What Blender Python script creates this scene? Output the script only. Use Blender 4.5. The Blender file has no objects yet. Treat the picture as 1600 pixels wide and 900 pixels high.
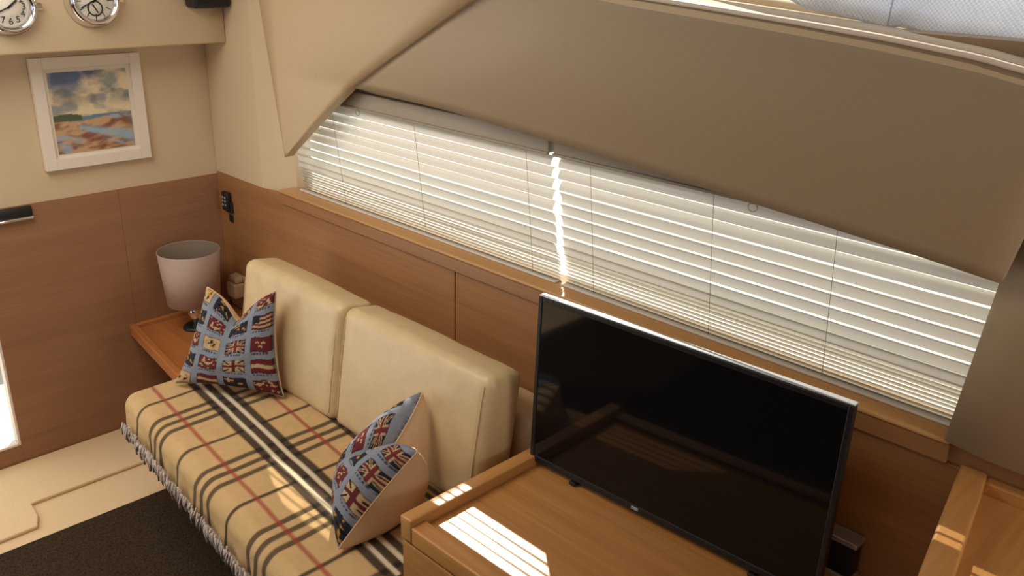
import bpy, bmesh, math, random
import numpy as np
from mathutils import Vector, Matrix
random.seed(4)
rng = np.random.default_rng(4)
scene = bpy.context.scene
COL = scene.collection

# ------------------------------------------------------------------ camera
# world: x along the window wall (0 = corner with the aft bulkhead), y = 0 window wall (room at y < 0), z = 0 floor
YAW, PITCH, ROLL, FPX = 0.777335363, 0.369451166, 0.0264261925, 1375.168
cam_pos = Vector((3.029, -1.5, 1.715))
cy, sy = math.cos(YAW), math.sin(YAW)
fwd = Vector((-sy * math.cos(PITCH), cy * math.cos(PITCH), -math.sin(PITCH)))
rgt = Vector((cy, sy, 0.0))
upv = rgt.cross(fwd)
r2 = rgt * math.cos(ROLL) + upv * math.sin(ROLL)
u2 = -rgt * math.sin(ROLL) + upv * math.cos(ROLL)
cd = bpy.data.cameras.new('camera')
cd.sensor_fit = 'HORIZONTAL'
cd.sensor_width = 36.0
cd.lens = 36.0 * FPX / 1600.0
cd.clip_start = 0.02
cam = bpy.data.objects.new('camera', cd)
cam.matrix_world = Matrix(((r2.x, u2.x, -fwd.x, cam_pos.x), (r2.y, u2.y, -fwd.y, cam_pos.y), (r2.z, u2.z, -fwd.z, cam_pos.z), (0, 0, 0, 1)))
COL.objects.link(cam)
scene.camera = cam

# ------------------------------------------------------------------ world, sun, daylight, exposure
world = bpy.data.worlds.new('hazy_sky')
scene.world = world
world.use_nodes = True
bg = world.node_tree.nodes['Background']
bg.inputs['Color'].default_value = (0.78, 0.88, 1.0, 1)
bg.inputs['Strength'].default_value = 1.0

def light(name, kind, loc, direction, energy, color, **kw):
    d = bpy.data.lights.new(name, kind)
    d.energy = energy
    d.color = color
    for k, v in kw.items():
        setattr(d, k, v)
    o = bpy.data.objects.new(name, d)
    o.location = loc
    o.rotation_euler = Vector(direction).to_track_quat('-Z', 'Y').to_euler()
    COL.objects.link(o)
    return o

light('sun', 'SUN', (-2, 4, 4), (0.75, -0.66, -0.858), 7.0, (1.0, 0.90, 0.76), angle=math.radians(0.4))
# daylight coming in through the glazed aft door (left of the view) and the windows across the saloon
light('aft_door_daylight', 'AREA', (0.04, -1.55, 1.0), (1, 0.12, -0.05), 14.5, (1.0, 0.92, 0.82), shape='RECTANGLE', size=1.4, size_y=1.7)
light('opposite_window_daylight', 'AREA', (2.0, -3.1, 1.45), (0, 1, -0.12), 0.8, (1.0, 0.92, 0.82), shape='RECTANGLE', size=3.4, size_y=0.7)
light('forward_fill', 'AREA', (4.9, -0.45, 1.6), (-1, 0.0, -0.2), 22.0, (1.0, 0.92, 0.82), shape='RECTANGLE', size=0.7, size_y=0.8)  # fill lamp added at the forward end to brighten the aft bulkhead

light('overhead_fill', 'AREA', (0.95, -1.2, 2.04), (0, 0, -1), 22.0, (1.0, 0.93, 0.84), shape='RECTANGLE', size=1.1, size_y=0.9)  # unseen fill added under the ceiling to brighten seat, floor and other level surfaces

vs = scene.view_settings
vs.view_transform = 'Standard'
vs.look = 'None'
vs.gamma = 1.0
vs.use_curve_mapping = False
vs.exposure = -0.2

# ------------------------------------------------------------------ materials
def srgb(r, g, b):
    f = lambda c: (c / 255 / 12.92) if c / 255 <= 0.04045 else ((c / 255 + 0.055) / 1.055) ** 2.4
    return (f(r), f(g), f(b), 1.0)

def mat(name):
    m = bpy.data.materials.new(name)
    m.use_nodes = True
    nt = m.node_tree
    b = nt.nodes['Principled BSDF']
    return m, nt, b

def N(nt, typ, **kw):
    n = nt.nodes.new(typ)
    for k, v in kw.items():
        if hasattr(n, k):
            setattr(n, k, v)
        else:
            n.inputs[k].default_value = v
    return n

def bump(nt, b, height, strength, dist=0.002):
    bp = N(nt, 'ShaderNodeBump')
    bp.inputs['Strength'].default_value = strength
    bp.inputs['Distance'].default_value = dist
    nt.links.new(height, bp.inputs['Height'])
    nt.links.new(bp.outputs['Normal'], b.inputs['Normal'])

def plain(name, col, rough=0.5, metal=0.0, noise=0.0, nscale=200, bstr=0.0, spec=None):
    m, nt, b = mat(name)
    b.inputs['Roughness'].default_value = rough
    b.inputs['Metallic'].default_value = metal
    if spec is not None:
        b.inputs['Specular IOR Level'].default_value = spec
    tc = N(nt, 'ShaderNodeTexCoord')
    nz = N(nt, 'ShaderNodeTexNoise')
    nz.inputs['Scale'].default_value = nscale
    nz.inputs['Detail'].default_value = 4
    nt.links.new(tc.outputs['Object'], nz.inputs['Vector'])
    rp = N(nt, 'ShaderNodeValToRGB')
    k = noise
    rp.color_ramp.elements[0].position = 0.3
    rp.color_ramp.elements[1].position = 0.7
    rp.color_ramp.elements[0].color = (col[0] * (1 - k), col[1] * (1 - k), col[2] * (1 - k), 1)
    rp.color_ramp.elements[1].color = (min(1, col[0] * (1 + k)), min(1, col[1] * (1 + k)), min(1, col[2] * (1 + k)), 1)
    nt.links.new(nz.outputs['Fac'], rp.inputs['Fac'])
    nt.links.new(rp.outputs['Color'], b.inputs['Base Color'])
    if bstr:
        bump(nt, b, nz.outputs['Fac'], bstr)
    return m

def wood(name, dark, lite, rough=0.32, axis='X', scale=1.0):
    m, nt, b = mat(name)
    tc = N(nt, 'ShaderNodeTexCoord')
    mp = N(nt, 'ShaderNodeMapping')
    long, across = 2.2 * scale, 90 * scale
    sc = {'X': (long, across, across), 'Y': (across, long, across), 'Z': (across, across, long)}[axis]
    mp.inputs['Scale'].default_value = sc
    nt.links.new(tc.outputs['Object'], mp.inputs['Vector'])
    n1 = N(nt, 'ShaderNodeTexNoise')
    n1.inputs['Scale'].default_value = 1.6
    n1.inputs['Detail'].default_value = 6
    n1.inputs['Roughness'].default_value = 0.65
    n1.inputs['Distortion'].default_value = 0.25
    nt.links.new(mp.outputs['Vector'], n1.inputs['Vector'])
    mp2 = N(nt, 'ShaderNodeMapping')
    mp2.inputs['Scale'].default_value = tuple(s * 0.11 for s in sc)
    nt.links.new(tc.outputs['Object'], mp2.inputs['Vector'])
    n2 = N(nt, 'ShaderNodeTexNoise')
    n2.inputs['Scale'].default_value = 1.5
    n2.inputs['Detail'].default_value = 3
    nt.links.new(mp2.outputs['Vector'], n2.inputs['Vector'])
    mx = N(nt, 'ShaderNodeMath', operation='ADD')
    nt.links.new(n1.outputs['Fac'], mx.inputs[0])
    nt.links.new(n2.outputs['Fac'], mx.inputs[1])
    hf = N(nt, 'ShaderNodeMath', operation='MULTIPLY')
    hf.inputs[1].default_value = 0.5
    nt.links.new(mx.outputs[0], hf.inputs[0])
    rp = N(nt, 'ShaderNodeValToRGB')
    rp.color_ramp.elements[0].position = 0.34
    rp.color_ramp.elements[1].position = 0.66
    rp.color_ramp.elements[0].color = dark
    rp.color_ramp.elements[1].color = lite
    nt.links.new(hf.outputs[0], rp.inputs['Fac'])
    nt.links.new(rp.outputs['Color'], b.inputs['Base Color'])
    b.inputs['Roughness'].default_value = rough
    bump(nt, b, n1.outputs['Fac'], 0.12, 0.0006)
    return m

def attr_mat(name, rough=0.9, weave=0.0, wscale=900, spec=0.2):
    m, nt, b = mat(name)
    a = N(nt, 'ShaderNodeVertexColor')
    a.layer_name = 'Col'
    nt.links.new(a.outputs['Color'], b.inputs['Base Color'])
    b.inputs['Roughness'].default_value = rough
    b.inputs['Specular IOR Level'].default_value = spec
    if weave:
        tc = N(nt, 'ShaderNodeTexCoord')
        nz = N(nt, 'ShaderNodeTexNoise')
        nz.inputs['Scale'].default_value = wscale
        nz.inputs['Detail'].default_value = 2
        nt.links.new(tc.outputs['Object'], nz.inputs['Vector'])
        bump(nt, b, nz.outputs['Fac'], weave, 0.001)
    return m

WOOD_D, WOOD_L = srgb(132, 82, 44), srgb(170, 112, 62)
M = {}
M['wood_wall'] = wood('cherry_wall_veneer', srgb(142, 98, 60), srgb(170, 122, 78), 0.38, 'X')
M['wood_wall_y'] = wood('cherry_bulkhead_veneer', srgb(140, 98, 68), srgb(160, 116, 84), 0.45, 'Y')
M['wood_trim'] = wood('oak_trim', srgb(184, 138, 86), srgb(208, 162, 108), 0.35, 'X')
M['wood_cab'] = wood('oak_cabinet_top', srgb(168, 114, 60), srgb(198, 144, 84), 0.28, 'X', 0.8)
M['wood_cab_y'] = wood('oak_cabinet_rail', srgb(172, 120, 66), srgb(200, 148, 90), 0.3, 'Y', 0.8)
M['dark_veneer'] = wood('dark_veneer', srgb(64, 42, 26), srgb(84, 56, 34), 0.5, 'X')
M['wood_table'] = wood('cherry_table', srgb(152, 92, 46), srgb(182, 118, 66), 0.3, 'X')
M['cream'] = plain('cream_vinyl', srgb(206, 184, 150), 0.6, noise=0.02, nscale=350, bstr=0.08)
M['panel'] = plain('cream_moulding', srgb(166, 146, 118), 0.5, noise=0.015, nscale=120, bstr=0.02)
M['panel_lit'] = plain('lit_cream_moulding', srgb(190, 166, 132), 0.5, noise=0.015, nscale=120, bstr=0.02)  # paler copy of the moulding, the pointed panel's stronger light put into its colour
M['white_paint'] = plain('white_painted_frame', srgb(228, 216, 200), 0.45, noise=0.02)
M['leather'] = plain('tan_leather', srgb(206, 182, 140), 0.42, noise=0.05, nscale=22, bstr=0.6)
M['beige_cloth'] = plain('beige_cotton', srgb(205, 172, 136), 0.85, noise=0.05, nscale=600, bstr=0.2)
M['carpet'] = plain('beige_carpet', srgb(220, 190, 150), 0.95, noise=0.10, nscale=420, bstr=0.6, spec=0.1)
M['rug'] = plain('dark_brown_rug', srgb(58, 46, 34), 0.97, noise=0.45, nscale=160, bstr=1.0, spec=0.05)
M['chrome'] = plain('chrome', (0.82, 0.82, 0.84, 1), 0.12, 1.0)
M['dark_plastic'] = plain('dark_plastic', srgb(26, 26, 28), 0.4, noise=0.05)
M['grey_plastic'] = plain('silver_grey_plastic', srgb(150, 150, 156), 0.35, noise=0.02)
M['bezel'] = plain('tv_bezel', srgb(22, 23, 26), 0.35)
M['bezel_top'] = plain('tv_silver_edge', srgb(190, 192, 198), 0.4, 0.7)
M['screen'] = plain('tv_screen', (0.004, 0.004, 0.005, 1), 0.06, spec=0.36)
M['shade'] = plain('taupe_satin_shade', srgb(170, 146, 132), 0.6, noise=0.03, nscale=90)
M['shade_in'] = plain('shade_lining', srgb(120, 104, 90), 0.8)
M['socket'] = plain('beige_socket_plastic', srgb(196, 170, 140), 0.5)
M['mat_board'] = plain('mount_board', srgb(226, 214, 196), 0.8)
M['dial'] = plain('clock_dial', srgb(222, 214, 198), 0.5)
M['ink'] = plain('black_ink', srgb(40, 36, 32), 0.6)
M['headrail'] = plain('blind_headrail', srgb(148, 134, 114), 0.4, noise=0.02)  # base colour lowered to hold the shade the headrail sits in
M['cord'] = plain('blind_cord', srgb(150, 142, 128), 0.8)
M['gelcoat'] = plain('white_gelcoat_deck', srgb(236, 234, 228), 0.5)
M['fringe'] = plain('lavender_fringe', srgb(184, 170, 162), 0.95, noise=0.5, nscale=90)
M['attr_cloth'] = attr_mat('printed_cotton', 0.9, 0.35, 1200)
M['attr_wool'] = attr_mat('plaid_wool', 0.95, 0.5, 700, 0.1)
M['attr_paint'] = attr_mat('painted_canvas', 0.5, 0.1, 400, 0.4)

def slat_mat():
    m, nt, b = mat('white_translucent_slat')
    out = nt.nodes['Material Output']
    tr = N(nt, 'ShaderNodeBsdfTranslucent')
    tr.inputs['Color'].default_value = (0.80, 0.78, 0.72, 1)
    b.inputs['Base Color'].default_value = srgb(232, 226, 214)
    b.inputs['Roughness'].default_value = 0.35
    mx = N(nt, 'ShaderNodeMixShader')
    mx.inputs[0].default_value = 0.11
    nt.links.new(b.outputs[0], mx.inputs[1])
    nt.links.new(tr.outputs[0], mx.inputs[2])
    nt.links.new(mx.outputs[0], out.inputs['Surface'])
    return m
M['slat'] = slat_mat()

def glass_mat(name, tint=(0.95, 0.97, 0.96, 1)):
    m, nt, b = mat(name)
    out = nt.nodes['Material Output']
    t = N(nt, 'ShaderNodeBsdfTransparent')
    t.inputs['Color'].default_value = tint
    g = N(nt, 'ShaderNodeBsdfGlossy')
    g.inputs['Roughness'].default_value = 0.02
    mx = N(nt, 'ShaderNodeMixShader')
    mx.inputs[0].default_value = 0.06
    nt.links.new(t.outputs[0], mx.inputs[1])
    nt.links.new(g.outputs[0], mx.inputs[2])
    nt.links.new(mx.outputs[0], out.inputs['Surface'])
    return m
M['glass'] = glass_mat('clear_glass')
M['clear_plastic'] = glass_mat('clear_plastic', (0.82, 0.82, 0.8, 1))

def mesh_fabric():
    m, nt, b = mat('white_mesh_fabric')
    out = nt.nodes['Material Output']
    tc = N(nt, 'ShaderNodeTexCoord')
    ck = N(nt, 'ShaderNodeTexChecker')
    ck.inputs['Scale'].default_value = 260
    ck.inputs['Color1'].default_value = srgb(246, 246, 248)
    ck.inputs['Color2'].default_value = srgb(222, 224, 230)
    nt.links.new(tc.outputs['Object'], ck.inputs['Vector'])
    nz = N(nt, 'ShaderNodeTexNoise')
    nz.inputs['Scale'].default_value = 6
    nt.links.new(tc.outputs['Object'], nz.inputs['Vector'])
    rp = N(nt, 'ShaderNodeValToRGB')
    rp.color_ramp.elements[0].position = 0.35
    rp.color_ramp.elements[1].position = 0.65
    rp.color_ramp.elements[0].color = (0.90, 0.92, 0.97, 1)
    rp.color_ramp.elements[1].color = (1, 1, 1, 1)
    nt.links.new(nz.outputs['Fac'], rp.inputs['Fac'])
    mu = N(nt, 'ShaderNodeMix')
    mu.data_type = 'RGBA'
    mu.blend_type = 'MULTIPLY'
    mu.inputs[0].default_value = 1.0
    nt.links.new(ck.outputs['Color'], mu.inputs[6])
    nt.links.new(rp.outputs['Color'], mu.inputs[7])
    tr = N(nt, 'ShaderNodeBsdfTranslucent')
    df = N(nt, 'ShaderNodeBsdfDiffuse')
    nt.links.new(mu.outputs[2], tr.inputs['Color'])
    nt.links.new(mu.outputs[2], df.inputs['Color'])
    mx = N(nt, 'ShaderNodeMixShader')
    mx.inputs[0].default_value = 0.7
    nt.links.new(df.outputs[0], mx.inputs[1])
    nt.links.new(tr.outputs[0], mx.inputs[2])
    nt.links.new(mx.outputs[0], out.inputs['Surface'])
    return m
M['mesh'] = mesh_fabric()

# ------------------------------------------------------------------ object helpers
def tag(o, label=None, cat=None, group=None, kind=None):
    if label: o['label'] = label
    if cat: o['category'] = cat
    if group: o['group'] = group
    if kind: o['kind'] = kind
    return o

def empty(name, loc, label, cat, group=None):
    o = bpy.data.objects.new(name, None)
    o.empty_display_size = 0.05
    o.location = loc
    COL.objects.link(o)
    return tag(o, label, cat, group)

def origin_of(p):
    v = Vector((0, 0, 0))
    while p is not None:
        v = v + Vector(p.location)
        p = p.parent
    return v

def link(name, me, material, parent=None, smooth=False):
    o = bpy.data.objects.new(name, me)
    if material is not None:
        me.materials.clear()
        me.materials.append(M[material] if isinstance(material, str) else material)
    COL.objects.link(o)
    o.parent = parent
    if smooth:
        for p in me.polygons:
            p.use_smooth = True
    return o

def mesh(name, verts, faces, material, parent=None, smooth=False, base=None):
    """verts in world space; stored relative to the parent (or to base for a top-level thing)."""
    off = origin_of(parent) if parent is not None else Vector(base or (0, 0, 0))
    me = bpy.data.meshes.new(name)
    me.from_pydata([tuple(Vector(v) - off) for v in verts], [], faces)
    me.update()
    o = link(name, me, material, parent, smooth)
    if parent is None and base is not None:
        o.location = base
    return o

def bm_obj(name, bm, material, parent=None, smooth=False, base=None):
    off = origin_of(parent) if parent is not None else Vector(base or (0, 0, 0))
    bmesh.ops.recalc_face_normals(bm, faces=bm.faces)
    for v in bm.verts:
        v.co -= off
    me = bpy.data.meshes.new(name)
    bm.to_mesh(me)
    bm.free()
    o = link(name, me, material, parent, smooth)
    if parent is None and base is not None:
        o.location = base
    return o

def bm_box(lo, hi, bevel=0.0, seg=2, mtx=None):
    bm = bmesh.new()
    bmesh.ops.create_cube(bm, size=1.0)
    lo, hi = Vector(lo), Vector(hi)
    c, s = (lo + hi) / 2, hi - lo
    for v in bm.verts:
        v.co = Vector((v.co.x * s.x, v.co.y * s.y, v.co.z * s.z)) + c
    if bevel:
        bmesh.ops.bevel(bm, geom=list(bm.edges), offset=bevel, segments=seg, profile=0.5, affect='EDGES')
    if mtx is not None:
        bm.transform(mtx)
    return bm

def box(name, lo, hi, material, parent=None, bevel=0.0, seg=2, mtx=None, base=None):
    return bm_obj(name, bm_box(lo, hi, bevel, seg, mtx), material, parent, bevel > 0 and seg > 2, base)

def prism(name, poly, z0, z1, material, parent=None, bevel=0.0, seg=2, base=None):
    """vertical prism over a plan polygon [(x, y)...]"""
    bm = bmesh.new()
    vs_ = [bm.verts.new((x, y, z0)) for x, y in poly]
    f = bm.faces.new(vs_)
    r = bmesh.ops.extrude_face_region(bm, geom=[f])
    for v in [g for g in r['geom'] if isinstance(g, bmesh.types.BMVert)]:
        v.co.z = z1
    if bevel:
        bmesh.ops.recalc_face_normals(bm, faces=bm.faces)
        bmesh.ops.bevel(bm, geom=list(bm.edges), offset=bevel, segments=seg, profile=0.5, affect='EDGES')
    return bm_obj(name, bm, material, parent, False, base)

def bm_tube(pts, r, seg=8, close=True):
    bm = bmesh.new()
    pts = [Vector(p) for p in pts]
    rings = []
    for i, p in enumerate(pts):
        d = (pts[min(i + 1, len(pts) - 1)] - pts[max(i - 1, 0)]).normalized()
        a = d.cross(Vector((0, 0, 1)))
        if a.length < 1e-3:
            a = d.cross(Vector((1, 0, 0)))
        a.normalize()
        b = d.cross(a)
        rings.append([bm.verts.new(p + (a * math.cos(t) + b * math.sin(t)) * r) for t in [2 * math.pi * k / seg for k in range(seg)]])
    for q in range(len(rings) - 1):
        for k in range(seg):
            bm.faces.new((rings[q][k], rings[q][(k + 1) % seg], rings[q + 1][(k + 1) % seg], rings[q + 1][k]))
    if close:
        bm.faces.new(rings[0])
        bm.faces.new(rings[-1])
    return bm

def tube(name, pts, r, material, parent=None, seg=8, base=None):
    return bm_obj(name, bm_tube(pts, r, seg), material, parent, True, base)

def lathe(name, prof, axis_o, axis_d, material, parent=None, seg=40, closed=False, base=None):
    """prof [(r, h)...] spun about axis_d through axis_o"""
    d = Vector(axis_d).normalized()
    a = d.orthogonal().normalized()
    b = d.cross(a)
    o = Vector(axis_o)
    bm = bmesh.new()
    rings = []
    for r, h in prof:
        if r < 1e-6:
            rings.append([bm.verts.new(o + d * h)])
        else:
            rings.append([bm.verts.new(o + d * h + (a * math.cos(2 * math.pi * k / seg) + b * math.sin(2 * math.pi * k / seg)) * r) for k in range(seg)])
    n = len(rings)
    for i in range(n if closed else n - 1):
        p, q = rings[i], rings[(i + 1) % n]
        for k in range(seg):
            k2 = (k + 1) % seg
            if len(p) == 1 and len(q) == 1:
                continue
            if len(p) == 1:
                bm.faces.new((p[0], q[k], q[k2]))
            elif len(q) == 1:
                bm.faces.new((p[k], p[k2], q[0]))
            else:
                bm.faces.new((p[k], p[k2], q[k2], q[k]))
    return bm_obj(name, bm, material, parent, True, base)

def grid_faces(nu, nv, off=0, flip=False):
    F = []
    for i in range(nu - 1):
        for j in range(nv - 1):
            a, b, c, d = off + i * nv + j, off + (i + 1) * nv + j, off + (i + 1) * nv + j + 1, off + i * nv + j + 1
            F.append((a, d, c, b) if flip else (a, b, c, d))
    return F

def shell(name, P, thick, material, parent=None, smooth=True, base=None):
    """closed slab: P = front grid [nu][nv] of points, back = front + thick vector"""
    P = np.asarray(P, float)
    nu, nv = P.shape[:2]
    B = P + np.asarray(thick, float)
    V = [tuple(p) for p in P.reshape(-1, 3)] + [tuple(p) for p in B.reshape(-1, 3)]
    n = nu * nv
    F = grid_faces(nu, nv) + grid_faces(nu, nv, n, True)
    rim = [i * nv for i in range(nu)] + [(nu - 1) * nv + j for j in range(1, nv)] + [i * nv + nv - 1 for i in range(nu - 2, -1, -1)] + [j for j in range(nv - 2, 0, -1)]
    for k in range(len(rim)):
        a, b = rim[k], rim[(k + 1) % len(rim)]
        F.append((a, n + a, n + b, b))
    o = mesh(name, V, F, material, parent, False, base)
    me = o.data
    bm = bmesh.new(); bm.from_mesh(me)
    bmesh.ops.recalc_face_normals(bm, faces=bm.faces)
    bm.to_mesh(me); bm.free()
    if smooth:
        nfront = 2 * (nu - 1) * (nv - 1)
        for i, p in enumerate(me.polygons):
            p.use_smooth = i < nfront
    return o

def set_col(o, cols):
    a = o.data.color_attributes.new('Col', 'FLOAT_COLOR', 'POINT')
    c = np.ones((len(o.data.vertices), 4), np.float32)
    c[:len(cols), :3] = cols
    a.data.foreach_set('color', c.ravel())

def vnoise(x, y, seed=0):
    """smooth value noise, numpy"""
    r = np.random.default_rng(seed).random((64, 64))
    xi, yi = np.floor(x).astype(int), np.floor(y).astype(int)
    fx, fy = x - xi, y - yi
    fx, fy = fx * fx * (3 - 2 * fx), fy * fy * (3 - 2 * fy)
    g = lambda a, b: r[a % 64, b % 64]
    return (g(xi, yi) * (1 - fx) + g(xi + 1, yi) * fx) * (1 - fy) + (g(xi, yi + 1) * (1 - fx) + g(xi + 1, yi + 1) * fx) * fy

def fbm(x, y, seed=0, oct=4):
    s, a = 0, 0.5
    for k in range(oct):
        s = s + a * vnoise(x * 2 ** k, y * 2 ** k, seed + k)
        a *= 0.5
    return s / (1 - 0.5 ** oct)

def rounded(name, center, half, r, material, parent, mtx=None, n=16, puff=(0, 0, 0), wr=0.0, seed=0, base=None):
    """soft cushion: rounded box, faces puffed out, optional wrinkles"""
    hx, hy, hz = half
    bm = bmesh.new()
    bmesh.ops.create_cube(bm, size=2.0)
    bmesh.ops.subdivide_edges(bm, edges=list(bm.edges), cuts=n, use_grid_fill=True)
    for v in bm.verts:
        # denser sampling near the edges
        u = [math.copysign(abs(c) ** 0.6 if False else math.sin(abs(c) * math.pi / 2), c) for c in v.co]
        p = Vector((u[0] * hx, u[1] * hy, u[2] * hz))
        q = Vector([max(-(h - r), min(h - r, c)) for c, h in zip(p, half)])
        d = p - q
        if d.length > 1e-9:
            p = q + d.normalized() * r
        ax, ay, az = p.x / hx, p.y / hy, p.z / hz
        e = lambda t: max(0.0, 1 - t * t)
        p.x += math.copysign(puff[0] * e(ay) * e(az), ax) * abs(ax) ** 3
        p.y += math.copysign(puff[1] * e(ax) ** 0.6 * e(az) ** 0.6, ay) * abs(ay) ** 3
        p.z += math.copysign(puff[2] * e(ax) ** 0.6 * e(ay) ** 0.6, az) * abs(az) ** 3
        if wr:
            w = float(fbm(np.array([p.x * 14 + 9 + p.z * 5]), np.array([p.z * 4 + 3.1]), seed, 3)[0]) - 0.5
            p.y += wr * w * 2 * (0.4 + 0.6 * abs(az))
        v.co = p
    if mtx is None:
        mtx = Matrix.Identity(4)
    bm.transform(Matrix.Translation(Vector(center)) @ mtx)
    return bm_obj(name, bm, material, parent, True, base)

def structure(o, label=None, cat=None):
    o['kind'] = 'structure'
    return o

# ------------------------------------------------------------------ the setting
structure(box('floor', (0, -3.3, -0.06), (5.0, 0.1, 0.0), 'carpet'))
structure(box('ceiling', (-0.1, -3.3, 2.06), (5.0, -0.05, 2.1), 'cream'))

# aft bulkhead (left in the photo): wood below, cream lining above, glazed door opening at y < -0.81
WT = 0.905
wl = structure(bpy.data.objects.new('wall_aft', None)); COL.objects.link(wl)
box('wood_panel', (-0.05, -0.367, 0.0), (0.0, 0.1, WT), 'wood_wall_y', wl, 0.0008, 1)
box('wood_panel', (-0.05, -0.81, 0.0), (0.0, -0.3676, WT), 'wood_wall_y', wl, 0.0008, 1)
box('wood_panel', (-0.05, -2.4, 0.0), (0.0, -0.81, 0.075), 'wood_wall_y', wl)
box('cream_lining', (-0.05, -0.81, WT), (-0.002, 0.1, 2.05), 'cream', wl)
box('cream_lining', (-0.05, -2.4, 1.9), (-0.002, -0.81, 2.05), 'cream', wl)
box('cream_lining', (-0.05, -3.3, 0.0), (-0.002, -2.4, 2.05), 'cream', wl)
dr = structure(bpy.data.objects.new('door_1', None)); COL.objects.link(dr)
box('door_frame', (-0.035, -0.818, 0.075), (0.0, -0.809, 1.9), 'white_paint', dr, 0.002)
box('door_frame', (-0.035, -2.4, 0.075), (0.004, -0.818, 0.085), 'white_paint', dr, 0.003)
box('pane', (-0.022, -2.4, 0.095), (-0.016, -0.818, 1.9), 'glass', dr)
bd = structure(box('beam_aft', (-0.002, -2.4, 1.388), (0.16, 0.0, 2.05), 'cream', None, 0.006, 3))
bd.name = 'trim_1'

# cockpit outside the glazed door
structure(box('cockpit_floor', (-2.5, -3.0, -0.1), (-0.05, 0.0, -0.02), 'gelcoat'))
structure(box('cockpit_bulwark', (-1.1, -3.0, -0.02), (-1.0, 0.0, 0.30), 'wood_trim', None, 0.01))

# window wall
ww = structure(bpy.data.objects.new('wall_window', None)); COL.objects.link(ww)
SX0, SX1 = 0.455, 2.64           # the sill and its trim board
box('wood_panel', (0.0, 0.0, 0.0), (SX0 - 0.003, 0.1, 0.915), 'wood_wall', ww, 0.002, 1)
xs = [SX0, 1.337, 2.2, 3.2, 5.0]
for a, b in zip(xs[:-1], xs[1:]):
    box('wood_panel', (a + 0.0015, -0.004, 0.0), (b - 0.0015, 0.1, 0.888 if a < 2.3 else 0.905), 'wood_wall', ww, 0.002, 1)
box('wood_backing', (SX0, 0.004, 0.0), (5.0, 0.1, 0.93), 'wood_wall', ww)
box('trim_board', (SX0, -0.012, 0.8895), (SX1, 0.06, 0.928), 'wood_wall', ww, 0.002, 1)
box('window_sill', (SX0, -0.016, 0.928), (SX1, 0.10, 0.937), 'wood_trim', ww, 0.003, 3)
# cream pillar beside the corner, with the reveal turning in to the window
pil = [(0.0, 0.0), (0.325, 0.0), (0.338, 0.004), (0.40, 0.02), (0.47, 0.05), (0.487, 0.10), (0.0, 0.10)]
prism('pillar_lining', pil, 0.915, 2.05, 'cream', ww)
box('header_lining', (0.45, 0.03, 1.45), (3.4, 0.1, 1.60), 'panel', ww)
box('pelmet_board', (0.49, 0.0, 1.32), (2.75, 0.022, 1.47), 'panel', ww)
# side lining right of the window
rp = [[(2.632, -0.02, 0.937), (2.66, -0.021, 1.25), (2.655, -0.05, 1.6)],
      [(2.70, -0.034, 0.937), (2.72, -0.04, 1.25), (2.71, -0.10, 1.6)],
      [(2.95, -0.045, 0.937), (2.95, -0.07, 1.25), (2.95, -0.14, 1.6)],
      [(3.6, -0.045, 0.937), (3.6, -0.07, 1.25), (3.6, -0.14, 1.6)]]
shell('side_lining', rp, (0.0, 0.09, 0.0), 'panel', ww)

# overhead moulding: big sloping panel and the pointed panel lapping it at the left
bot = [(0.946, -0.05, 1.339), (1.367, -0.054, 1.332), (1.747, -0.059, 1.311), (1.99, -0.063, 1.299), (2.122, -0.067, 1.292), (2.378, -0.071, 1.276), (2.532, -0.076, 1.266), (2.675, -0.08, 1.255)]
top = [(1.689, -0.18, 1.666), (2.024, -0.18, 1.635), (2.177, -0.18, 1.625), (2.341, -0.18, 1.613), (2.475, -0.18, 1.602), (2.61, -0.18, 1.587), (2.669, -0.18, 1.576), (2.76, -0.18, 1.562)]
def resample(pts, n):
    p = np.array(pts); d = np.r_[0, np.cumsum(np.linalg.norm(np.diff(p, axis=0), axis=1))]
    t = np.linspace(0, d[-1], n)
    return np.stack([np.interp(t, d, p[:, k]) for k in range(3)], 1)
bb, tt = resample(bot, 30), resample(top, 30)
G = []
for i in range(30):
    row = []
    for s in np.linspace(0, 1, 14):
        p = bb[i] * (1 - s) + tt[i] * s
        p[1] -= 0.018 * math.sin(math.pi * s) * min(1.0, i / 7)
        row.append(p)
    G.append(row)
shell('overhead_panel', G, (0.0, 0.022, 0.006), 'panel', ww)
# pointed panel
L0, L1 = np.array((0.615, -0.075, 1.086)), np.array((0.565, -0.11, 1.675))
R = [(0.615, -0.075, 1.086), (0.78, -0.068, 1.212), (0.969, -0.066, 1.343), (1.147, -0.094, 1.422), (1.308, -0.121, 1.492), (1.453, -0.148, 1.555), (1.579, -0.175, 1.608), (1.739, -0.212, 1.675)]
Rr = np.concatenate([resample(R[:3], 13)[:-1], resample(R[2:], 20)])
G = []
for i in range(len(Rr)):
    s = (Rr[i][2] - 1.086) / (1.675 - 1.086)
    lp = L0 * (1 - s) + L1 * s
    row = []
    for t in np.linspace(0, 1, 10):
        p = lp * (1 - t) + (Rr[i] + np.array((0.004 if i == 0 else 0, 0, 0))) * t
        p[1] -= 0.012 * math.sin(math.pi * t) * min(1, 3 * s) * (1 - t)
        row.append(p)
    G.append(row)
shell('pointed_panel', G, (0.0, 0.030, 0.0), 'panel_lit', ww)
box('upper_lining', (0.0, -0.03, 1.665), (1.75, 0.10, 2.05), 'cream', ww)

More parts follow.
